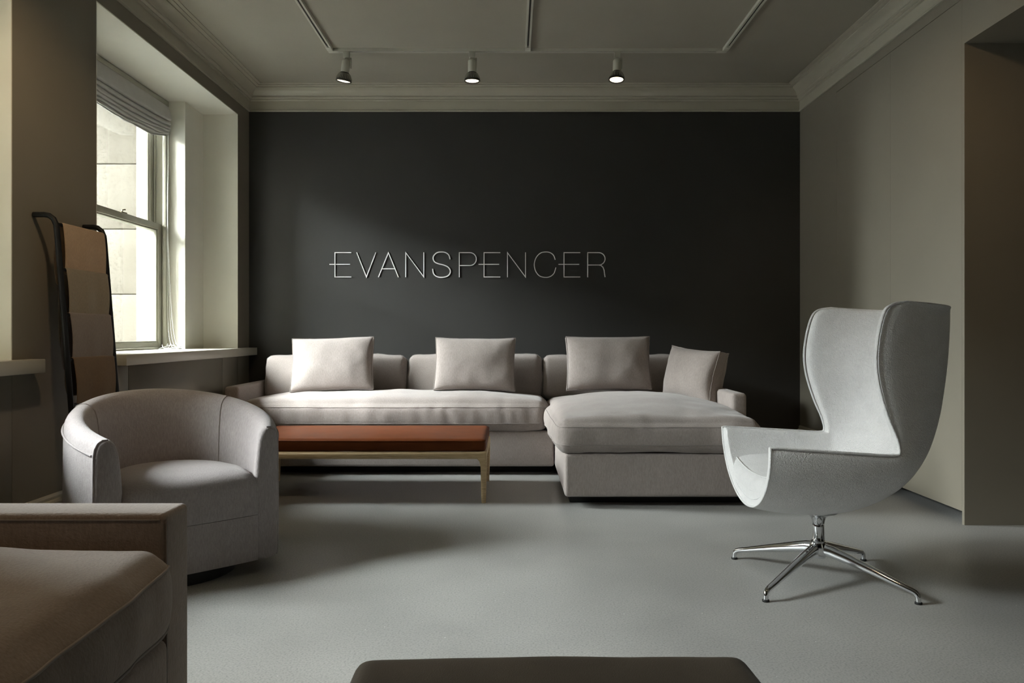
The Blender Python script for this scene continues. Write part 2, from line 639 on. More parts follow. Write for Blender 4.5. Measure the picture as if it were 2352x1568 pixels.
def window(idx, a, b, label):
    y0, y1 = a + 0.313, b - 0.317
    root = struct(empty('window_%d' % idx, (0, 0, 0)), label)
    m = MB()
    frame_rect(m, -2.64, -2.435, y0, y1, ZSILL - 0.02, ZSOF, 0.030, 0.03, 0.03)
    m.box(-2.450, -2.425, y0, y0 + 0.045, ZSILL, ZSOF)
    m.box(-2.450, -2.425, y1 - 0.045, y1, ZSILL, ZSOF)
    m.box(-2.512, -2.500, y0 + 0.03, y0 + 0.042, ZSILL, ZSOF)     # parting beads
    m.box(-2.512, -2.500, y1 - 0.042, y1 - 0.03, ZSILL, ZSOF)
    bevel(m.build('window_frame', 'frame', root), 0.003, 2)
    for nm, x0, z0, z1, wb, wt in (('lower_sash', -2.498, ZSILL + 0.012, 1.716, 0.036, 0.042), ('upper_sash', -2.555, 1.676, 2.575, 0.042, 0.045)):
        m = MB()
        frame_rect(m, x0, x0 + 0.040, y0 + 0.032, y1 - 0.032, z0, z1, 0.052, wb, wt)
        frame_rect(m, x0 + 0.006, x0 + 0.030, y0 + 0.084, y1 - 0.084, z0 + wb, z1 - wt, 0.010, 0.010, 0.010)
        s = bevel(m.build(nm, 'frame', root), 0.003, 2)
        MB().box(x0 + 0.014, x0 + 0.019, y0 + 0.09, y1 - 0.09, z0 + wb + 0.005, z1 - wt - 0.005).build('pane', 'glass', s)
    yc = (y0 + y1) / 2 + 0.12
    m = MB().box(-2.494, -2.466, yc - 0.035, yc + 0.035, 1.716, 1.724)
    m.tube([(-2.48, yc, 1.724), (-2.48, yc, 1.736), (-2.470, yc + 0.02, 1.742)], 0.005)
    m.build('sash_lock', 'brass', root)
    return root


window(1, *NICHES[0], 'tall double-hung sash window in the niche beside the sofa')
window(2, *NICHES[1], 'double-hung sash window in the near niche')

# ------------------------------------------------------------------ outside: limestone wing and pavement
struct(MB().box(-30, XO, -30, 30, -0.40, -0.30).build('ground_outside', 'pave'), 'grey pavement outside the windows')
bld = empty('stone_building', (-2.9, 6.2, -0.3))
tag(bld, 'pale limestone building wing seen through the window', 'building')
MB().box(-8.1, 0.25, 0.012, 0.6, 0, 20.0).build('wall_core', 'mortar', bld)
rnd = random.Random(3)
blk_cache = {}


def stone_block(x0, x1, z0, z1):
    key = (round(x1 - x0, 3), round(z1 - z0, 3))
    if key not in blk_cache:
        o = MB().box(0, key[0], 0, 0.2, 0, key[1]).build('stone_block', 'stone', bld)
        bevel(o, 0.006, 2)
        blk_cache[key] = o
    else:
        o = blk_cache[key].copy()
        C.objects.link(o)
        o.parent = bld
    o.location = (x0, 0, z0)


for c in range(17):
    z0 = -0.02 + c * 0.53
    xs = [0.10, -0.78, -2.0, -3.2, -4.0] if c % 2 else [0.10, -1.3, -2.5, -4.0]
    for xa, xb in zip(xs[1:], xs[:-1]):
        stone_block(xa + 0.003, xb - 0.003, z0 + 0.003, z0 + 0.527)
struct(MB().box(-3.85, XO, 0.6, 6.2, 3.05, 3.25).build('sky_block_ledge', 'stone'), 'unseen stone ledge added to block steep sky light')  # added out of view to cut steep sky light
struct(MB().box(-9.6, XO, -2.1, -1.5, -0.3, 20.0).build('sky_block_wing', 'stone'), 'unseen stone wing added to narrow the sky light')  # added out of view so less sky reaches stone and windows
# unseen building mass across the street, height set to block low sky
struct(MB().box(-19.0, -17.0, -30, 6.0, -0.3, 7.0).build('sky_block_facade', 'pave'), 'unseen plain facade put in to block low sky')


# ------------------------------------------------------------------ lighting tracks
ZT = ZC
TY = 5.12


def track_run(name, path_axis, a, b, fixed, label):
    """one aluminium track: channel body + dark slot + end connector"""
    t = empty(name, ((a + b) / 2 if path_axis == 'x' else fixed, fixed if path_axis == 'x' else (a + b) / 2, ZT))
    tag(t, label, 'lighting track', 'ceiling lighting tracks')
    h = (b - a) / 2
    prof = [(-0.018, 0), (-0.018, -0.020), (-0.006, -0.020), (-0.006, -0.008), (0.006, -0.008), (0.006, -0.020), (0.018, -0.020), (0.018, 0)]
    fn = (lambda p, q, s: (s, p, q)) if path_axis == 'x' else (lambda p, q, s: (p, s, q))
    MB().extrude(prof, -h, h, fn).build('track_channel', 'track', t)
    m = MB()
    if path_axis == 'x':
        m.box(-h + 0.08, h - 0.08, -0.0055, 0.0055, -0.0155, -0.009)
    else:
        m.box(-0.0055, 0.0055, -h, h - 0.08, -0.0155, -0.009)
    m.build('track_slot', 'slot', t)
    if path_axis == 'x':
        ends = [(-h, -h + 0.07, -0.019, 0.019), (h - 0.07, h, -0.019, 0.019)]
    else:
        ends = [(-0.019, 0.019, h - 0.06, h)]
    for e in ends:
        bevel(MB().box(*e, -0.022, 0.0).build('track_connector', 'track', t), 0.002, 2)
    return t


track_run('lighting_track', 'x', -1.235, 1.445, TY, 'cream lighting track parallel to the charcoal wall, carrying the three spotlights')
track_run('lighting_track', 'y', -0.5, TY - 0.019, -1.217, 'cream lighting track running towards the camera on the window side')
track_run('lighting_track', 'y', -0.5, TY - 0.019, 0.105, 'middle of the three cream lighting tracks running towards the camera')
track_run('lighting_track', 'y', -0.5, TY - 0.019, 1.428, 'cream lighting track running towards the camera on the opening side')
o = MB().box(-0.06, 0.06, -0.09, 0.09, -0.022, 0).build('junction_box', 'track', None, (1.345, 4.20, ZT))
bevel(o, 0.004, 2)
tag(o, 'small cream power feed box beside the right lighting track', 'box')


def spotlight(x, tilt_x, tilt_y, yaw, label, watts):
    t = empty('track_spotlight', (x, TY, ZT - 0.02))
    tag(t, label, 'spotlight', 'track spotlights')
    m = MB().box(-0.020, 0.020, -0.017, 0.017, -0.040, 0.0)
    bevel(m.build('track_adapter', 'fixture', t), 0.002, 2)
    m = MB().box(-0.012, 0.034, -0.006, 0.006, -0.052, -0.042)
    m.box(0.029, 0.034, -0.008, 0.008, -0.115, -0.042)
    m.lathe([(0.006, -0.052), (0.006, -0.038)], 12)
    bevel(m.build('bracket', 'fixture', t), 0.001, 1)
    k = empty('lamp_head', (0, 0, -0.052))
    k.parent = t
    k.rotation_euler = (tilt_x, tilt_y, yaw)
    # body and head hang from the pivot
    m = MB().lathe([(0.001, 0.0), (0.018, 0.0), (0.025, -0.004), (0.028, -0.012), (0.028, -0.080), (0.0265, -0.084), (0.001, -0.084)], 28)
    bd = m.build('lamp_body', 'fixture', k)
    m = MB().lathe([(0.026, -0.084), (0.031, -0.088), (0.034, -0.094), (0.046, -0.118), (0.051, -0.130), (0.053, -0.139), (0.053, -0.144),
                    (0.050, -0.146), (0.046, -0.143), (0.044, -0.138), (0.001, -0.136)], 32)
    m.build('bulb_housing', 'finm', k)
    m = MB()
    for j in range(28):
        a = 2 * PI * j / 28
        c, s = math.cos(a), math.sin(a)
        q = [(0.032, -0.092), (0.0385, -0.094), (0.0535, -0.124), (0.0545, -0.132), (0.048, -0.132)]
        vsx = []
        for sg in (-0.0014, 0.0014):
            vsx += [(r * c - s * sg, r * s + c * sg, z) for r, z in q]
        m.add(vsx, [(4, 3, 2, 1, 0), (5, 6, 7, 8, 9)] + [(i, (i + 1) % 5, 5 + (i + 1) % 5, 5 + i) for i in range(5)])
    f = m.build('cooling_fins', 'fixture', k)
    f['kind'] = 'stuff'
    MB().lathe([(0.0455, -0.1395), (0.034, -0.1425), (0.018, -0.1440), (0.001, -0.1445)], 32).build('lens', 'lens', k)
    l = bpy.data.lights.new('lamp_glow', 'SPOT')
    l.energy = watts
    l.color = (1.0, 0.78, 0.50)
    l.spot_size = 1.1
    l.spot_blend = 0.9
    l.shadow_soft_size = 0.045
    lo = bpy.data.objects.new('lamp_glow', l)
    C.objects.link(lo)
    lo.parent = k
    lo.location = (0, 0, -0.155)
    return t


spotlight(-1.112, 0.10, 0.16, 0.0, 'leftmost of three cream track spotlights, lamp tilted towards the window', 3)
spotlight(-0.268, 0.02, 0.0, 0.0, 'middle cream track spotlight hanging straight down above the sofa', 3)
spotlight(0.707, -0.12, 0.05, 0.0, 'rightmost of three cream track spotlights, lit lens turned towards the camera', 3)

# ------------------------------------------------------------------ wall lettering
LW = 0.0062


def sx(x):
    return (x - 1510.6) * 0.0010246


def sz(y):
    return 1.7171 - 0.0010246 * y


def arc(cx, cy, rx, ry, a0, a1, n=24):
    return [(cx + rx * math.cos(math.radians(a0 + (a1 - a0) * k / n)), cy - ry * math.sin(math.radians(a0 + (a1 - a0) * k / n))) for k in range(n + 1)]


def E(x):
    return [[(x + 124, 133), (x, 133), (x, 318), (x + 124, 318)], [(x - 42, 222), (x + 115, 222)]]


LETTERS = [
    ('e', E(165)),
    ('v', [[(330, 131), (404, 318), (476, 131)]]),
    ('a', [[(495, 320), (571, 133), (647, 320)], [(523, 256), (618, 256)]]),
    ('n', [[(703, 320), (703, 133), (840, 318), (840, 131)]]),
    ('s', [catmull([(1039, 184), (1030, 152), (1006, 133), (974, 128), (940, 134), (916, 156), (911, 180), (922, 203), (950, 217), (990, 227),
                    (1024, 243), (1041, 270), (1035, 297), (1012, 315), (975, 321), (940, 315), (915, 294), (907, 256)], 5)]),
    ('p', [[(1110, 320), (1110, 133), (1190, 133)] + arc(1190, 182, 49, 49, 90, -90, 22) + [(1110, 231)]]),
    ('e', E(1298)),
    ('n', [[(1476, 320), (1476, 133), (1613, 318), (1613, 131)]]),
    ('c', [catmull([(1839, 187), (1826, 153), (1800, 133), (1765, 128), (1728, 136), (1697, 166), (1682, 205), (1681, 240), (1693, 279),
                    (1722, 311), (1765, 321), (1802, 314), (1830, 289), (1844, 246)], 5)]),
    ('e', E(1906)),
    ('r', [[(2086, 320), (2086, 133), (2170, 133)] + arc(2170, 180, 48, 47, 90, -90, 20) + [(2086, 227)],
           [(2170, 227)] + [(2188, 231), (2203, 245), (2211, 268), (2214, 295), (2218, 319)]]),
]


def ribbon(mb, pts, hw, d0, d1):
    """mitred flat stroke with depth standing off the wall"""
    P = [Vector((sx(x), sz(y))) for x, y in pts]
    Q = [P[0]]
    for p in P[1:]:
        if (p - Q[-1]).length > 1e-5:
            Q.append(p)
    P = Q
    n = len(P)
    Lf, Rt = [], []
    for i in range(n):
        d0v = (P[i] - P[i - 1]).normalized() if i else None
        d1v = (P[i + 1] - P[i]).normalized() if i < n - 1 else None
        a = d0v or d1v
        b = d1v or d0v
        na, nb = Vector((-a.y, a.x)), Vector((-b.y, b.x))
        mvec = na + nb
        if mvec.length < 1e-4:
            mvec = na.copy()
        mvec.normalize()
        k = hw / max(0.35, mvec.dot(na))
        Lf.append(P[i] + mvec * k)
        Rt.append(P[i] - mvec * k)
    rg = []
    for l, r in zip(Lf, Rt):
        rg.append([(l.x, d0, l.y), (r.x, d0, r.y), (r.x, d1, r.y), (l.x, d1, l.y)])
    mb.rings(rg, smooth=False)


sign = empty('wall_lettering', (0, YB, 0))
tag(sign, 'thin white raised capital lettering spelling EVANSPENCER on the charcoal wall', 'sign')
for nm, strokes in LETTERS:
    m = MB()
    for s in strokes:
        ribbon(m, s, LW / 2 * (1.25 if nm == 's' else 1.0), -0.009, -0.0005)
    m.build('letter_' + nm, 'white', sign)


# ------------------------------------------------------------------ upholstery helpers
def rbox(name, x0, x1, y0, y1, z0, z1, material, parent, r=0.02, seg=4):
    o = MB().box(x0, x1, y0, y1, z0, z1).build(name, material, parent)
    bevel(o, r, seg)
    return o


class Cushion:
    """rounded, crowned, slightly creased cushion: half sizes h, edge radius r"""
    def __init__(self, h, r, top=0.05, bot=0.0, side=0.02, wr=0.004, seed=0, crease=0.0, pin=0.0, sag=None):
        self.h, self.r, self.top, self.bot, self.side, self.wr, self.seed = h, r, top, bot, side, wr, seed
        self.crease, self.pin = crease, pin

    def pos(self, p):
        h, r = self.h, self.r
        q = [max(-(a - r), min(a - r, b * a)) for a, b in zip(h, p)]
        d = Vector([b * a - c for a, b, c in zip(h, p, q)])
        if d.length > 1e-9:
            d.normalize()
        v = Vector(q) + d * r
        ux, uy, uz = p
        cx, cy, cz = max(0, 1 - abs(ux) ** 2.2), max(0, 1 - abs(uy) ** 2.2), max(0, 1 - abs(uz) ** 2)
        if d.z > 0:
            v.z += self.top * (cx * cy) ** 0.75 * d.z
        if d.z < 0:
            v.z += self.bot * (cx * cy) ** 0.75 * d.z
        v.x += self.side * cz * (0.4 + 0.6 * cy) * d.x
        v.y += self.side * cz * (0.4 + 0.6 * cx) * d.y
        # corners pulled in a touch
        k = self.pin * (abs(ux) ** 6) * (abs(uy) ** 6)
        v.x -= k * math.copysign(1, ux)
        v.y -= k * math.copysign(1, uy)
        s = self.seed * 7.3
        n = nz(v.x * 3 + s, v.y * 3, v.z * 3) * self.wr * 1.6 + nz(v.x * 9 + s, v.y * 9 - s, v.z * 5) * self.wr
        if self.crease:
            # short pulls running up the side faces and dying on the top
            edge = max(abs(ux), abs(uy)) ** 5
            cr = nz(v.x * 17 + s + v.z * 5, v.y * 17, v.z * 6) + 0.35 * nz(v.x * 34 + s - v.z * 9, v.y * 34, v.z * 9)
            n += self.crease * edge * cr * (1 - 0.5 * abs(uz))
        return v + d * n

    def mesh(self, name, n, material, parent, loc=(0, 0, 0), rot=(0, 0, 0)):
        nx, ny, nzz = n
        bm = bmesh.new()
        cache = {}

        def vert(i, j, k):
            key = (i, j, k)
            if key not in cache:
                e = lambda a, m: math.copysign(abs(2 * a / m - 1) ** 0.8, 2 * a / m - 1)
                cache[key] = bm.verts.new(self.pos((e(i, nx), e(j, ny), e(k, nzz))))
            return cache[key]
        for k in (0, nzz):
            for i in range(nx):
                for j in range(ny):
                    bm.faces.new((vert(i, j, k), vert(i + 1, j, k), vert(i + 1, j + 1, k), vert(i, j + 1, k)))
        for j in (0, ny):
            for i in range(nx):
                for k in range(nzz):
                    bm.faces.new((vert(i, j, k), vert(i + 1, j, k), vert(i + 1, j, k + 1), vert(i, j, k + 1)))
        for i in (0, nx):
            for j in range(ny):
                for k in range(nzz):
                    bm.faces.new((vert(i, j, k), vert(i, j + 1, k), vert(i, j + 1, k + 1), vert(i, j, k + 1)))
        bmesh.ops.recalc_face_normals(bm, faces=bm.faces)
        me = bpy.data.meshes.new(name)
        bm.to_mesh(me)
        bm.free()
        me.materials.append(M[material])
        for p in me.polygons:
            p.use_smooth = True
        o = bpy.data.objects.new(name, me)
        C.objects.link(o)
        o.parent = parent
        o.location = loc
        o.rotation_euler = rot
        sub(o, 1)
        return o

    def seam(self, parent, uz, rad=0.0028, material='seam', n=44, name='seam'):
        pts = []
        for a, b in (((-1, -1), (1, -1)), ((1, -1), (1, 1)), ((1, 1), (-1, 1)), ((-1, 1), (-1, -1))):
            for k in range(n):
                t = k / n
                u = (a[0] + (b[0] - a[0]) * t, a[1] + (b[1] - a[1]) * t)
                pts.append(self.pos((u[0], u[1], uz)))
        return MB().tube(pts, rad, 6, closed=True).build(name, material, parent)


def pillow(name, w, h, t, loc, rot, label, group, seed, material='linen', ear=0.02, gusset=0.0, cat='cushion'):
    """scatter cushion standing up: width along x, height along z, plump along y; knife-edge with pulled corners"""
    root = empty(name, loc)
    root.rotation_euler = rot
    N = 26

    def prof(u, v):
        return (max(0.0, 1 - abs(u) ** 2.4) * max(0.0, 1 - abs(v) ** 2.4)) ** 0.5

    def pt(u, v, sg):
        # edges drawn in between the corners
        x = u * (w / 2) * (1 - ear * 2.0 * (1 - v * v) * abs(u) ** 3)
        z = v * (h / 2) * (1 - ear * 2.0 * (1 - u * u) * abs(v) ** 3)
        d = prof(u, v) * (t / 2 - gusset / 2) + gusset / 2
        s = seed * 5.1
        d += (nz(x * 7 + s, z * 7, sg) * 0.008 + nz(x * 18 + s, z * 18, sg * 2) * 0.003) * (0.25 + prof(u, v))
        rad = max(abs(u), abs(v)) ** 5
        d += rad * nz(x * 34 + s, z * 34, sg * 3) * 0.004
        z += nz(x * 4 + s, 0, v * 2) * 0.006
        return (x, sg * d, z + h / 2)

    def e(i):
        a = 2 * i / N - 1
        return math.copysign(abs(a) ** 0.75, a)
    rows = []
    m = MB()
    for sg in (-1, 1):
        vv = [pt(e(i), e(j), sg) for j in range(N + 1) for i in range(N + 1)]
        ff = [(j * (N + 1) + i, j * (N + 1) + i + 1, (j + 1) * (N + 1) + i + 1, (j + 1) * (N + 1) + i) for j in range(N) for i in range(N)]
        m.add(vv, ff, True)
    # perimeter strip joining front and back
    per = [(i, 0) for i in range(N)] + [(N, j) for j in range(N)] + [(N - i, N) for i in range(N)] + [(0, N - j) for j in range(N)]
    fr = [pt(e(i), e(j), -1) for i, j in per]
    bk = [pt(e(i), e(j), 1) for i, j in per]
    mid = [((a[0] + b[0]) / 2 * 1.012, (a[1] + b[1]) / 2, h / 2 + ((a[2] + b[2]) / 2 - h / 2) * 1.012) for a, b in zip(fr, bk)]
    m.rings([fr + [fr[0]], mid + [mid[0]], bk + [bk[0]]], False, False, closed=False)
    o = m.build('cushion_cover', material, root)
    bm = bmesh.new()
    bm.from_mesh(o.data)
    bmesh.ops.remove_doubles(bm, verts=bm.verts, dist=0.0004)
    bmesh.ops.recalc_face_normals(bm, faces=bm.faces)
    bm.to_mesh(o.data)
    bm.free()
    sub(o, 1)
    if gusset > 0:
        MB().tube(fr, 0.0026, 6, closed=True).build('seam', material, root)
        MB().tube(bk, 0.0026, 6, closed=True).build('seam', material, root)
    else:
        MB().tube(mid, 0.0026, 6, closed=True).build('seam', material, root)
    return tag(root, label, cat, group)


# ------------------------------------------------------------------ sectional sofa
SX0, SX1 = -1.925, 1.398
sofa = empty('sectional_sofa', (0, 5.4, 0))
tag(sofa, 'long pale grey linen sectional sofa with a chaise, against the charcoal wall', 'sofa')
dy = -5.4


def sbox(name, x0, x1, y0, y1, z0, z1, r=0.02, m_='linen'):
    return rbox(name, x0, x1, y0 + dy, y1 + dy, z0, z1, m_, sofa, r)


sbox('base', SX0 + 0.09, 0.281, 5.10, 5.88, 0.060, 0.298, 0.016)
sbox('chaise_base', 0.287, SX1, 4.15, 5.88, 0.058, 0.296, 0.020)
sbox('arm', SX0, SX0 + 0.098, 5.09, 5.89, 0.060, 0.596, 0.022)
sbox('arm', SX1 - 0.088, SX1, 4.53, 5.89, 0.28, 0.596, 0.022)
sbox('back_frame', SX0 + 0.09, SX1 - 0.085, 5.80, 5.89, 0.29, 0.66, 0.03)
sbox('plinth', SX0 + 0.06, 0.27, 5.235, 5.82, 0.0, 0.064, 0.004, 'blk')
sbox('plinth', 0.325, SX1 - 0.05, 4.29, 5.82, 0.0, 0.064, 0.004, 'blk')


def seat(x0, x1, y0, y1, z0, z1, n, seed, top, crease):
    c = Cushion(((x1 - x0) / 2, (y1 - y0) / 2, (z1 - z0) / 2), 0.055, top=top, bot=0.0, side=0.022, wr=0.006, seed=seed, crease=crease, pin=0.012)
    loc = ((x0 + x1) / 2, (y0 + y1) / 2 + dy, (z0 + z1) / 2)
    o = c.mesh('seat_cushion', n, 'linen', sofa, loc)
    c.seam(o, 0.62, 0.0022)
    c.seam(o, -0.45, 0.0022)
    return o


seat(-1.822, 0.240, 5.075, 5.62, 0.298, 0.498, (96, 28, 10), 1, 0.062, 0.0065)
seat(0.240, 1.368, 4.125, 5.62, 0.296, 0.480, (52, 70, 10), 2, 0.090, 0.0065)


def back(x0, x1, z1, seed):
    c = Cushion(((x1 - x0) / 2, 0.165, 0.10), 0.045, top=0.030, bot=0.02, side=0.006, wr=0.006, seed=seed, crease=0.006, pin=0.004)
    # local z = plump direction, leaned upright
    o = c.mesh('back_cushion', (40, 18, 8), 'linen', sofa, ((x0 + x1) / 2, 5.68 + dy, z1 - 0.168), (PI / 2 - 0.10, 0, 0))
    c.seam(o, 0.62, 0.0022)
    return o


back(-1.815, -0.776, 0.792, 4)
back(-0.766, 0.216, 0.796, 5)
back(0.226, 1.300, 0.794, 6)

GP = 'scatter cushions on the sectional sofa'
pillow('scatter_cushion', 0.578, 0.385, 0.19, (-1.262, 5.345, 0.545), (-0.27, -0.03, 0.03), 'plump scatter cushion nearest the window on the grey sofa', GP, 1, gusset=0.04)
pillow('scatter_cushion', 0.572, 0.380, 0.19, (-0.264, 5.345, 0.548), (-0.27, 0.015, 0.0), 'middle of the three upright scatter cushions along the grey sofa', GP, 2, gusset=0.04)
pillow('scatter_cushion', 0.598, 0.385, 0.19, (0.682, 5.355, 0.552), (-0.26, 0.0, 0.0), 'upright scatter cushion at the head of the chaise', GP, 3, gusset=0.04)
pillow('scatter_cushion', 0.52, 0.345, 0.23, (1.185, 5.10, 0.508), (-0.20, 0.06, -1.16), 'scatter cushion turned sideways against the short chaise arm', GP, 4, gusset=0.07, ear=0.04)

# ------------------------------------------------------------------ leather bench
bench = empty('leather_bench', (-0.835, 4.60, 0))
tag(bench, 'low oak bench with a cognac leather pad in front of the sofa', 'bench')
bx0, bx1, by0, by1 = -0.695, 0.695, -0.335, 0.335
c = Cushion((0.687, 0.325, 0.036), 0.016, top=0.006, bot=0, side=0.003, wr=0.0012, seed=9)
o = c.mesh('leather_pad', (60, 30, 6), 'cognac', bench, (0, 0, 0.322))
c.seam(o, 0.72, 0.0018, 'cognac')


def rail(name, x0, x1, y0, y1, z0, z1, r=0.016):
    return rbox(name, x0, x1, y0, y1, z0, z1, 'oak', bench, r, 4)


rail('rail', bx0 + 0.015, bx1 - 0.015, by0, by0 + 0.036, 0.246, 0.288)
rail('rail', bx0 + 0.015, bx1 - 0.015, by1 - 0.036, by1, 0.246, 0.288)
rail('rail', bx0, bx0 + 0.036, by0 + 0.015, by1 - 0.015, 0.246, 0.288)
rail('rail', bx1 - 0.036, bx1, by0 + 0.015, by1 - 0.015, 0.246, 0.288)
for sxn in (-1, 1):
    for syn in (-1, 1):
        # tapered leg flaring into the rails at the top
        cx, cy = sxn * (bx1 - 0.019), syn * (by1 - 0.019)
        rg = []
        for z, hx, hy, ox in ((0.0, 0.0125, 0.0125, 0.003), (0.10, 0.0155, 0.015, 0.002), (0.20, 0.018, 0.017, 0.0), (0.232, 0.021, 0.018, 0.003),
                              (0.252, 0.030, 0.0185, 0.011), (0.272, 0.031, 0.019, 0.012), (0.286, 0.027, 0.017, 0.009), (0.289, 0.020, 0.012, 0.004)):
            xx = cx - sxn * ox if z > 0.21 else cx + sxn * ox * 0.0
            ring = []
            for k in range(16):
                a = 2 * PI * k / 16
                e_ = 0.45
                ring.append((xx + hx * math.copysign(abs(math.cos(a)) ** e_, math.cos(a)), cy + hy * math.copysign(abs(math.sin(a)) ** e_, math.sin(a)), z))
            rg.append(ring)
        MB().rings(rg).build('leg', 'oak', bench)

# ------------------------------------------------------------------ barrel armchair
barrel = empty('barrel_armchair', (-1.328, 3.012, 0), math.radians(41))
tag(barrel, 'rounded grey barrel armchair on a swivel base, between the sofa arm and textile rack', 'armchair')
BR, BBK, BFR = 0.385, 0.42, -0.19          # half width, back depth, front plane (local -y faces forward)


def bplan(phi, inset=0.0):
    """phi: -1 left arm tip .. 0 back .. +1 right arm tip"""
    a = phi * 2.10
    x = (BR - inset) * math.sin(a)
    y = math.cos(a)
    y = y * (BBK - inset) if y > 0 else y * (BR - inset * 0.4) * 0.98
    # arms straighten towards their tips
    return x, max(y, BFR)


def bH(y):
    t = (y - BFR) / (BBK - BFR)
    return 0.575 + 0.137 * (t ** 0.85)


BPROF = [(0.014, 0.052, 0), (0.004, 0.06, 0), (0.0, 0.10, 0), (-0.002, 0.30, 0), (0.0, -0.055, 1), (0.004, -0.030, 1), (0.016, -0.010, 1), (0.034, 0.0, 1),
         (0.055, 0.0, 1), (0.074, -0.010, 1), (0.088, -0.030, 1), (0.096, -0.062, 1), (0.104, -0.13, 1), (0.110, 0.38, 0), (0.110, 0.30, 0), (0.110, 0.12, 0), (0.110, 0.064, 0), (0.102, 0.053, 0)]
NPH = 56


def bsec(phi, grow=0.0, push=0.0):
    x0, y0 = bplan(phi)
    H = bH(y0)
    # inward direction in plan
    d = 0.004
    xa, ya = bplan(max(-1, phi - d))
    xb, yb = bplan(min(1, phi + d))
    t = Vector((xb - xa, yb - ya)).normalized()
    nin = Vector((t.y, -t.x))
    if nin.dot(Vector((-x0, 0.02 - y0))) < 0:
        nin = -nin
    k = max(0.0, min(1.0, (abs(phi) - 0.72) / 0.22))          # arm tips end square to the front
    nin = nin.lerp(Vector((-math.copysign(1, x0), 0)), k * k * (3 - 2 * k)).normalized()
    out = []
    for off, z, rel in BPROF:
        zz = H + z if rel else z
        wf = 1.0 - 0.10 * abs(phi) ** 3
        oo = 0.055 + (off * wf - 0.055) * (1 - grow)
        z_c = zz if zz < 0.09 else zz - grow * 0.045 * (1 if rel else 0)
        p = Vector((x0, y0)) + nin * oo
        out.append((p.x, p.y - push, z_c))
    return out


TIP = 0.985
secs = []
for g, p_ in ((0.80, 0.021), (0.40, 0.020), (0.13, 0.016), (0.03, 0.008)):
    secs.append(bsec(-TIP, g, p_))
for k in range(NPH + 1):
    secs.append(bsec(-TIP + 2 * TIP * k / NPH))
for g, p_ in ((0.03, 0.008), (0.13, 0.016), (0.40, 0.020), (0.80, 0.021)):
    secs.append(bsec(TIP, g, p_))
o = MB().rings(secs).build('shell', 'linen2', barrel)
sub(o, 1)
welt = []
for k in range(NPH + 1):
    s_ = bsec(-TIP + 2 * TIP * k / NPH)
    a, b = Vector(s_[4]), Vector(s_[5])
    welt.append(a.lerp(b, 0.1) + (a - Vector(s_[7])).normalized() * 0.003)
MB().tube(welt, 0.0042, 6).build('welt', 'linen2', barrel)
for sg in (-1, 1):
    s_ = bsec(sg * TIP, 0.06, 0.010)
    MB().tube([Vector(p) for p in s_[1:9]], 0.0035, 6).build('seam', 'linen2', barrel)
for ph in (-0.47, 0.47):
    s_ = bsec(ph)
    cen = Vector((0, 0, 0.6))
    MB().tube([Vector(p) + (Vector((0, 0, p[2])) - Vector(p)).normalized() * 0.0005 for p in s_[6:15]], 0.0022, 6).build('seam', 'seam', barrel)
# seat block inside the shell
inn = []
for k in range(41):
    s_ = bsec(-0.97 + 1.94 * k / 40)
    inn.append(Vector((s_[13][0], s_[13][1])) * 1.015)
inn = [p for p in inn]
fl, frr = inn[0], inn[-1]
yf = BFR - 0.018
plan = [(p.x, p.y) for p in inn] + [(frr.x + (fl.x - frr.x) * k / 12, yf - 0.010 * math.sin(PI * k / 12)) for k in range(0, 13)]
cxp, cyp = 0.0, 0.06


def bring(ins, z, dome=0.0):
    return [(cxp + (x - cxp) * (1 - ins), cyp + (y - cyp) * (1 - ins), z) for x, y in plan]


m = MB().rings([bring(0.0, 0.055), bring(0.0, 0.226), bring(0.006, 0.2325)])
bevel(m.build('seat_base', 'linen2', barrel), 0.003, 2)
m = MB().rings([bring(0.006, 0.2345), bring(0.0, 0.241), bring(0.0, 0.30), bring(0.004, 0.34), bring(0.02, 0.366), bring(0.055, 0.386), bring(0.13, 0.401),
                bring(0.28, 0.414), bring(0.5, 0.422), bring(0.75, 0.426), bring(0.97, 0.427)])
m.build('seat_cushion', 'linen2', barrel)
m = MB().lathe([(0.25, 0.0), (0.25, 0.054)], 40, (0, 0.07, 0))
m.build('swivel_plinth', 'blk', barrel)

# ------------------------------------------------------------------ textile ladder rack with hung fabrics
rack = empty('textile_rack', (-1.9, 3.448, 0))
tag(rack, 'black metal ladder rack leaning on the pier beside the window', 'rack')
RY = 0.19


def rail_x(z):
    return -1.947 + (1.408 - z) * 0.080 + 1.9


for sg in (-1, 1):
    path = [(rail_x(0.0), sg * RY, 0.006), (rail_x(0.7), sg * RY, 0.7), (rail_x(1.38), sg * RY, 1.38)]
    xa = rail_x(1.38)
    path += [(xa - 0.004, sg * RY, 1.415), (xa - 0.015, sg * RY, 1.440), (xa - 0.034, sg * RY, 1.455), (xa - 0.055, sg * RY, 1.459), (-2.046 + 1.9, sg * RY, 1.459)]
    MB().tube(path, 0.0118, 12).build('side_rail', 'rackm', rack)
RZ = [1.418 - 0.1935 * k for k in range(7)]
for z in RZ[:]:
    MB().tube([(rail_x(z) + 0.004, -RY, z), (rail_x(z) + 0.004, RY, z)], 0.007, 10).build('rung', 'rackm', rack)
CLOTHS = [('tan', (0.46, 0.32, 0.205), 'tan linen sample, topmost fabric on the ladder rack'),
          ('taupe', (0.29, 0.235, 0.165), 'taupe linen sample on the second rung of the ladder rack'),
          ('greige', (0.25, 0.205, 0.18), 'cool greige linen sample on the third rung of the ladder rack'),
          ('brown', (0.175, 0.11, 0.06), 'brown linen sample, lowest visible fabric on the ladder rack')]
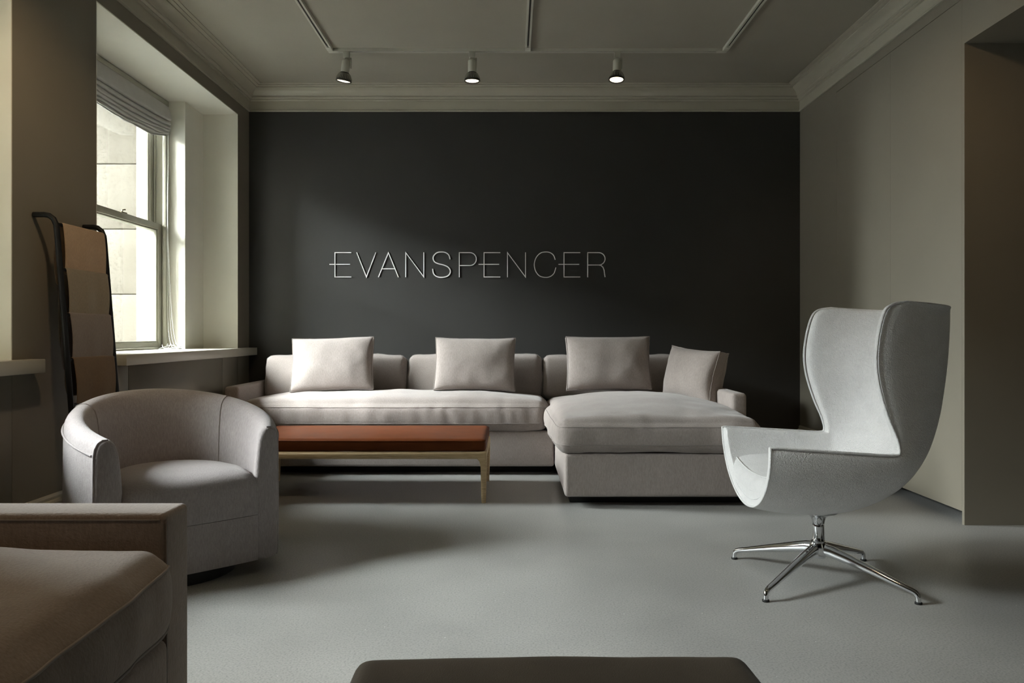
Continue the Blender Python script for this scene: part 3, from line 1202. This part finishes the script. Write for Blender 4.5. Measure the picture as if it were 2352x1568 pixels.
for k, (nm, col, lab) in enumerate(CLOTHS):
    z = RZ[k]
    x0 = -1.9 + rail_x(z) + 0.004
    prof = []                                   # over the rung: back hem -> rung -> front hem
    bd = (0.26, 0.34, 0.24, 0.16)[k]
    for i in range(9):
        t = i / 8
        prof.append((x0 - 0.011 - 0.030 * (1 - t) * t * 2 - 0.012 * (1 - t), z - bd * (1 - t)))
    for i in range(1, 8):
        a = PI - PI * i / 8
        prof.append((x0 + 0.011 * math.cos(a), z + 0.011 * math.sin(a)))
    for i in range(9):
        t = i / 8
        prof.append((x0 + 0.011 + 0.010 * math.sin(PI * t) * 0.8 + 0.004 * t, z - 0.215 * t))
    NY = 18
    rg = []
    for x, zz in prof:
        row = []
        for j in range(NY + 1):
            v = j / NY
            yy = 3.448 - 0.168 + 0.336 * v
            drop = max(0, z - zz)
            yy += (0.5 - v) * 0.05 * drop
            wob = nz(yy * 9 + k * 3.3, zz * 4, k * 2.0) * 0.010 * min(1, drop * 6)
            row.append((x + wob, yy, zz))
        rg.append(row)
    o = MB().rings(rg, False, False, closed=False).build('fabric_sample', fabric('linen_' + nm, col, weave=380, var=0.16, bump=0.3))
    md = o.modifiers.new('thickness', 'SOLIDIFY')
    md.thickness = 0.0022
    sub(o, 1)
    tag(o, lab, 'fabric', 'fabric samples on the ladder rack')

# ------------------------------------------------------------------ roman blind with pull cords
bl = empty('roman_blind', (-2.42, 4.73, 2.56))
tag(bl, 'raised pale roman blind with slack folds over the window', 'blind')
BY0, BY1 = 4.10 - 4.73, 5.372 - 4.73
o = MB().box(-0.030, 0.0, BY0, BY1, -0.012, 0.018).build('head_rail', 'frame', bl)
prof = [(-0.012, -0.002), (0.004, -0.022), (0.012, -0.06), (0.017, -0.095), (0.020, -0.108), (0.014, -0.116), (-0.004, -0.118)]
zz = -0.118
for k in range(6):
    dz = (0.030, 0.026, 0.022, 0.016, 0.014, 0.012)[k]
    ex = (0.016, 0.013, 0.012, 0.006, 0.000, -0.008)[k]
    prof += [(-0.006, zz + 0.004), (ex - 0.006, zz - dz * 0.30), (ex, zz - dz * 0.62), (ex + 0.001, zz - dz * 0.90), (ex - 0.006, zz - dz * 1.06), (-0.008, zz - dz * 1.0)]
    zz -= dz
NYB = 60
rg = []
for i, (x, z) in enumerate(prof):
    fr_ = min(1.0, max(0.0, -z - 0.06) / 0.18)
    row = []
    for j in range(NYB + 1):
        v = j / NYB
        y = BY0 + (BY1 - BY0) * v
        sag = -0.050 * fr_ * (1 - (2 * v - 1) ** 2) ** 0.8
        wv = nz(y * 4.0, i * 0.16, 1.7) * 0.010 * fr_ + nz(y * 12.0, i * 0.22, 4.2) * 0.005 * fr_
        row.append((x + nz(y * 5, i * 0.25, 8.0) * 0.005 * fr_ + 0.004 * fr_, y - 0.03 * fr_ * max(0, v - 0.85) / 0.15 * (i / len(prof)), z + sag + wv + 0.012 * fr_))
    rg.append(row)
o = MB().rings(rg, False, False, closed=False).build('blind_cloth', 'blind', bl)
md = o.modifiers.new('thickness', 'SOLIDIFY')
md.thickness = 0.0018
sub(o, 1)
for k in range(3):
    off = 0.006 * k
    path = catmull([(-0.002 + off, 0.620, -0.02), (-0.004 + off, 0.618, -0.40), (0.0 + off, 0.616 - off, -0.9), (0.004 + off * 2, 0.615, -1.40),
                    (0.020 + off * 3, 0.60, -1.62), (0.05 + off * 4, 0.585 - off, -1.705), (0.075 + off * 3, 0.56, -1.714)], 8)
    MB().tube(path, 0.0017, 6).build('pull_cord', 'cord', bl)
rnd = random.Random(5)
pts = []
for k in range(26):
    pts.append((0.055 + rnd.uniform(-0.05, 0.06), 0.55 + rnd.uniform(-0.08, 0.06), -1.716 + rnd.uniform(0, 0.05) * (1 if k % 3 == 0 else 0.15)))
MB().tube(catmull(pts, 6), 0.0016, 6).build('cord_tangle', 'cord', bl)

# ------------------------------------------------------------------ wing chair
wing = empty('wing_lounge_chair', (1.185, 2.947, 0))
tag(wing, 'white boucle wing lounge chair on a chrome four-star base', 'armchair')
KEY = [  # spine x,z   edge x,z   half width
    (0.905, 0.287, 0.897, 0.553, 0.308), (0.935, 0.279, 0.935, 0.552, 0.311), (1.00, 0.268, 1.00, 0.548, 0.315), (1.12, 0.259, 1.12, 0.541, 0.320),
    (1.25, 0.270, 1.235, 0.534, 0.323), (1.36, 0.313, 1.312, 0.530, 0.324), (1.45, 0.390, 1.338, 0.540, 0.324), (1.525, 0.490, 1.327, 0.592, 0.324),
    (1.570, 0.600, 1.296, 0.665, 0.326), (1.600, 0.730, 1.264, 0.770, 0.330), (1.617, 0.845, 1.254, 0.860, 0.330), (1.624, 0.935, 1.264, 0.950, 0.327),
    (1.625, 0.995, 1.286, 1.025, 0.324), (1.622, 1.022, 1.315, 1.052, 0.321), (1.618, 1.040, 1.365, 1.060, 0.317)]
KD = catmull(KEY, 4)
NT = 36
outer = []
for ti, (px, pz, ex, ez, hw) in enumerate(KD):
    tt = ti / (len(KD) - 1)
    npow = 2.0 + 0.5 * min(1, max(0, (tt - 0.35) / 0.25))
    row = []
    for j in range(NT + 1):
        th = -PI / 2 + PI * j / NT
        s_, c_ = math.sin(th), math.cos(th)
        b = math.copysign(abs(s_) ** (2 / npow), s_)
        a = 1 - abs(c_) ** (2 / npow)
        row.append(Vector((px + (ex - px) * a - 1.185, hw * b, pz + (ez - pz) * a)))
    outer.append(row)
nT = len(outer)
inner = []
TH = 0.050
for i in range(nT):
    row = []
    for j in range(NT + 1):
        du = outer[min(i + 1, nT - 1)][j] - outer[max(i - 1, 0)][j]
        dv = outer[i][min(j + 1, NT)] - outer[i][max(j - 1, 0)]
        n = du.cross(dv)
        n.normalize()
        cpt = Vector((1.20 + 0.03 - 1.185, 0, 0.75))
        if n.dot(cpt - outer[i][j]) < 0:
            n = -n
        fl = max(0.0, min(1.0, (i - (nT - 14)) / 10.0))      # near the top edge the padding goes straight inwards
        n.z *= 1 - fl
        n.normalize()
        row.append(outer[i][j] + n * TH)
    inner.append(row)
m = MB()
W1 = NT + 1
vo = [p for r in outer for p in r] + [p for r in inner for p in r]
K = nT * W1
ff = []
for i in range(nT - 1):
    for j in range(NT):
        ff.append((i * W1 + j, i * W1 + j + 1, (i + 1) * W1 + j + 1, (i + 1) * W1 + j))
        ff.append((K + i * W1 + j, K + (i + 1) * W1 + j, K + (i + 1) * W1 + j + 1, K + i * W1 + j + 1))
loop = [(0, j) for j in range(NT)] + [(i, NT) for i in range(nT - 1)] + [(nT - 1, NT - j) for j in range(NT)] + [(nT - 1 - i, 0) for i in range(nT - 1)]
for a, b in zip(loop, loop[1:] + loop[:1]):
    ia, ib = a[0] * W1 + a[1], b[0] * W1 + b[1]
    ff.append((ia, ib, K + ib, K + ia))
m.add(vo, ff, True)
o = m.build('shell', 'boucle', wing)
sub(o, 2)
pip = []
for a in loop:
    p, q = outer[a[0]][a[1]], inner[a[0]][a[1]]
    pip.append(p.lerp(q, 0.10) + (p - q).normalized() * 0.0015)
MB().tube(pip, 0.0042, 8, closed=True).build('piping', 'boucle', wing)


# seat pad resting in the shell
def pad_ring(x, sc, zt):
    ring = []
    hw = 0.262 * sc
    for k in range(25):
        y = -hw + 2 * hw * k / 24
        ring.append((x, y, zt + 0.030 * (abs(y) / 0.248) ** 2.2 + nz(x * 8, y * 8, 3) * 0.002))
    for k in range(23, 0, -1):
        y = -hw + 2 * hw * k / 24
        zo = 0.287 + 0.266 * (1 - math.sqrt(max(0, 1 - (y / 0.311) ** 2)))
        lift = max(0.0, (x + 0.0) - 0.10) ** 2 * 1.6
        ring.append((x, y, min(zo + 0.030 + lift, zt + 0.030 * (abs(y) / 0.248) ** 2.2 - 0.003)))
    return ring


prs = [pad_ring(-0.272, 0.80, 0.352), pad_ring(-0.277, 0.90, 0.372), pad_ring(-0.270, 0.97, 0.396), pad_ring(-0.25, 1.0, 0.412), pad_ring(-0.20, 1.0, 0.420),
       pad_ring(-0.08, 1.0, 0.420), pad_ring(0.05, 1.0, 0.412), pad_ring(0.16, 1.0, 0.408), pad_ring(0.235, 0.98, 0.412)]
o = MB().rings(prs).build('seat_pad', 'boucle', wing)
sub(o, 1)
MB().tube([p for p in prs[3][0:25]], 0.0028, 6).build('pad_seam', 'boucle', wing)
# chrome base
m = MB().lathe([(0.001, 0.275), (0.075, 0.272), (0.070, 0.262), (0.045, 0.254), (0.030, 0.243), (0.0235, 0.228), (0.0225, 0.216), (0.001, 0.216)], 32)
m.build('collar', 'chrome', wing)
m = MB().lathe([(0.001, 0.215), (0.021, 0.215), (0.0215, 0.213), (0.0235, 0.150), (0.001, 0.150)], 32)
m.build('column', 'chrome', wing)
m = MB().lathe([(0.001, 0.153), (0.024, 0.152), (0.030, 0.146), (0.034, 0.130), (0.034, 0.100), (0.026, 0.088), (0.001, 0.086)], 32)
m.build('hub', 'chrome', wing)
for ang, R_ in ((132.7, 0.366), (40.3, 0.377), (220.5, 0.376), (-47.8, 0.365)):
    a = math.radians(ang)
    path, sq = [], []
    for r, z, wd, ht in ((0.015, 0.121, 0.018, 0.024), (0.05, 0.118, 0.0175, 0.023), (0.12, 0.102, 0.0165, 0.019), (0.22, 0.076, 0.0145, 0.0145), (0.31, 0.0515, 0.0125, 0.011),
                         (0.345, 0.0425, 0.0115, 0.0100), (0.357, 0.0375, 0.0105, 0.0100), (0.3645, 0.030, 0.0098, 0.0098), (0.3675, 0.020, 0.0092, 0.0092), (0.368, 0.006, 0.0090, 0.0090)):
        r_ = r * R_ / 0.37
        path.append((r_ * math.cos(a), r_ * math.sin(a), z))
        sq.append((wd, ht))
    lg = MB().tube(path, 0.01, 14, squash=sq).build('leg', 'chrome', wing)
    r_ = 0.368 * R_ / 0.37
    MB().lathe([(0.001, 0.0), (0.0125, 0.0), (0.0125, 0.006), (0.0095, 0.008), (0.001, 0.008)], 20, (r_ * math.cos(a), r_ * math.sin(a), 0)).build('foot_pad', 'rubber', lg)

# ------------------------------------------------------------------ foreground sofa (left edge)
fs = empty('lounge_sofa', (-1.2, 0.9, 0))
tag(fs, 'taupe linen sofa with a loose seat cushion in the left foreground', 'sofa')
ox, oy = -1.2, 0.9


def fbox(name, x0, x1, y0, y1, z0, z1, r=0.02, m_='linen3'):
    return rbox(name, x0 - ox, x1 - ox, y0 - oy, y1 - oy, z0, z1, m_, fs, r)


fbox('arm', -1.72, -0.664, 1.463, 1.567, 0.07, 0.604, 0.012)
fbox('base', -1.70, -0.653, 0.20, 1.458, 0.07, 0.374, 0.022)
fbox('back_frame', -1.80, -1.66, 0.12, 1.567, 0.07, 0.74, 0.03)
fbox('plinth', -1.68, -0.74, 0.24, 1.52, 0.0, 0.075, 0.004, 'blk')
c = Cushion((0.505, 0.63, 0.090), 0.05, top=0.022, bot=0.0, side=0.024, wr=0.006, seed=12, crease=0.008, pin=0.008)
o = c.mesh('seat_cushion', (40, 48, 10), 'linen3', fs, (-1.120 - ox, 0.815 - oy, 0.460), (0, 0, math.radians(2.0)))
c.seam(o, 0.62)
c.seam(o, -0.62)
for z0, z1, y_ in ((0.59, 0.59, 1.4625),):
    MB().tube([(-1.66 - ox, y_ - oy, 0.592), (-0.676 - ox, y_ - oy, 0.592)], 0.0012, 6).build('seam', 'seam', fs)
MB().tube([(-0.6645 - ox, 1.4665 - oy, 0.59), (-0.664 - ox, 1.4665 - oy, 0.08)], 0.0018, 6).build('seam', 'seam', fs)

# ------------------------------------------------------------------ foreground leather ottoman
ot = empty('leather_ottoman', (0.075, 0.94, 0), math.radians(1.5))
tag(ot, 'dark brown leather ottoman at the bottom edge of the picture', 'ottoman')
c = Cushion((0.325, 0.335, 0.085), 0.026, top=0.008, bot=0, side=0.004, wr=0.002, seed=15)
o = c.mesh('leather_pad', (30, 30, 8), 'darkleather', ot, (0, 0, 0.332))
c.seam(o, 0.6, 0.002, 'darkleather')
rbox('base', -0.30, 0.30, -0.31, 0.31, 0.03, 0.25, 'darkleather', ot, 0.015)
for sx_ in (-1, 1):
    for sy_ in (-1, 1):
        MB().lathe([(0.018, 0.0), (0.022, 0.032)], 14, (sx_ * 0.25, sy_ * 0.26, 0)).build('foot', 'rubber', ot)
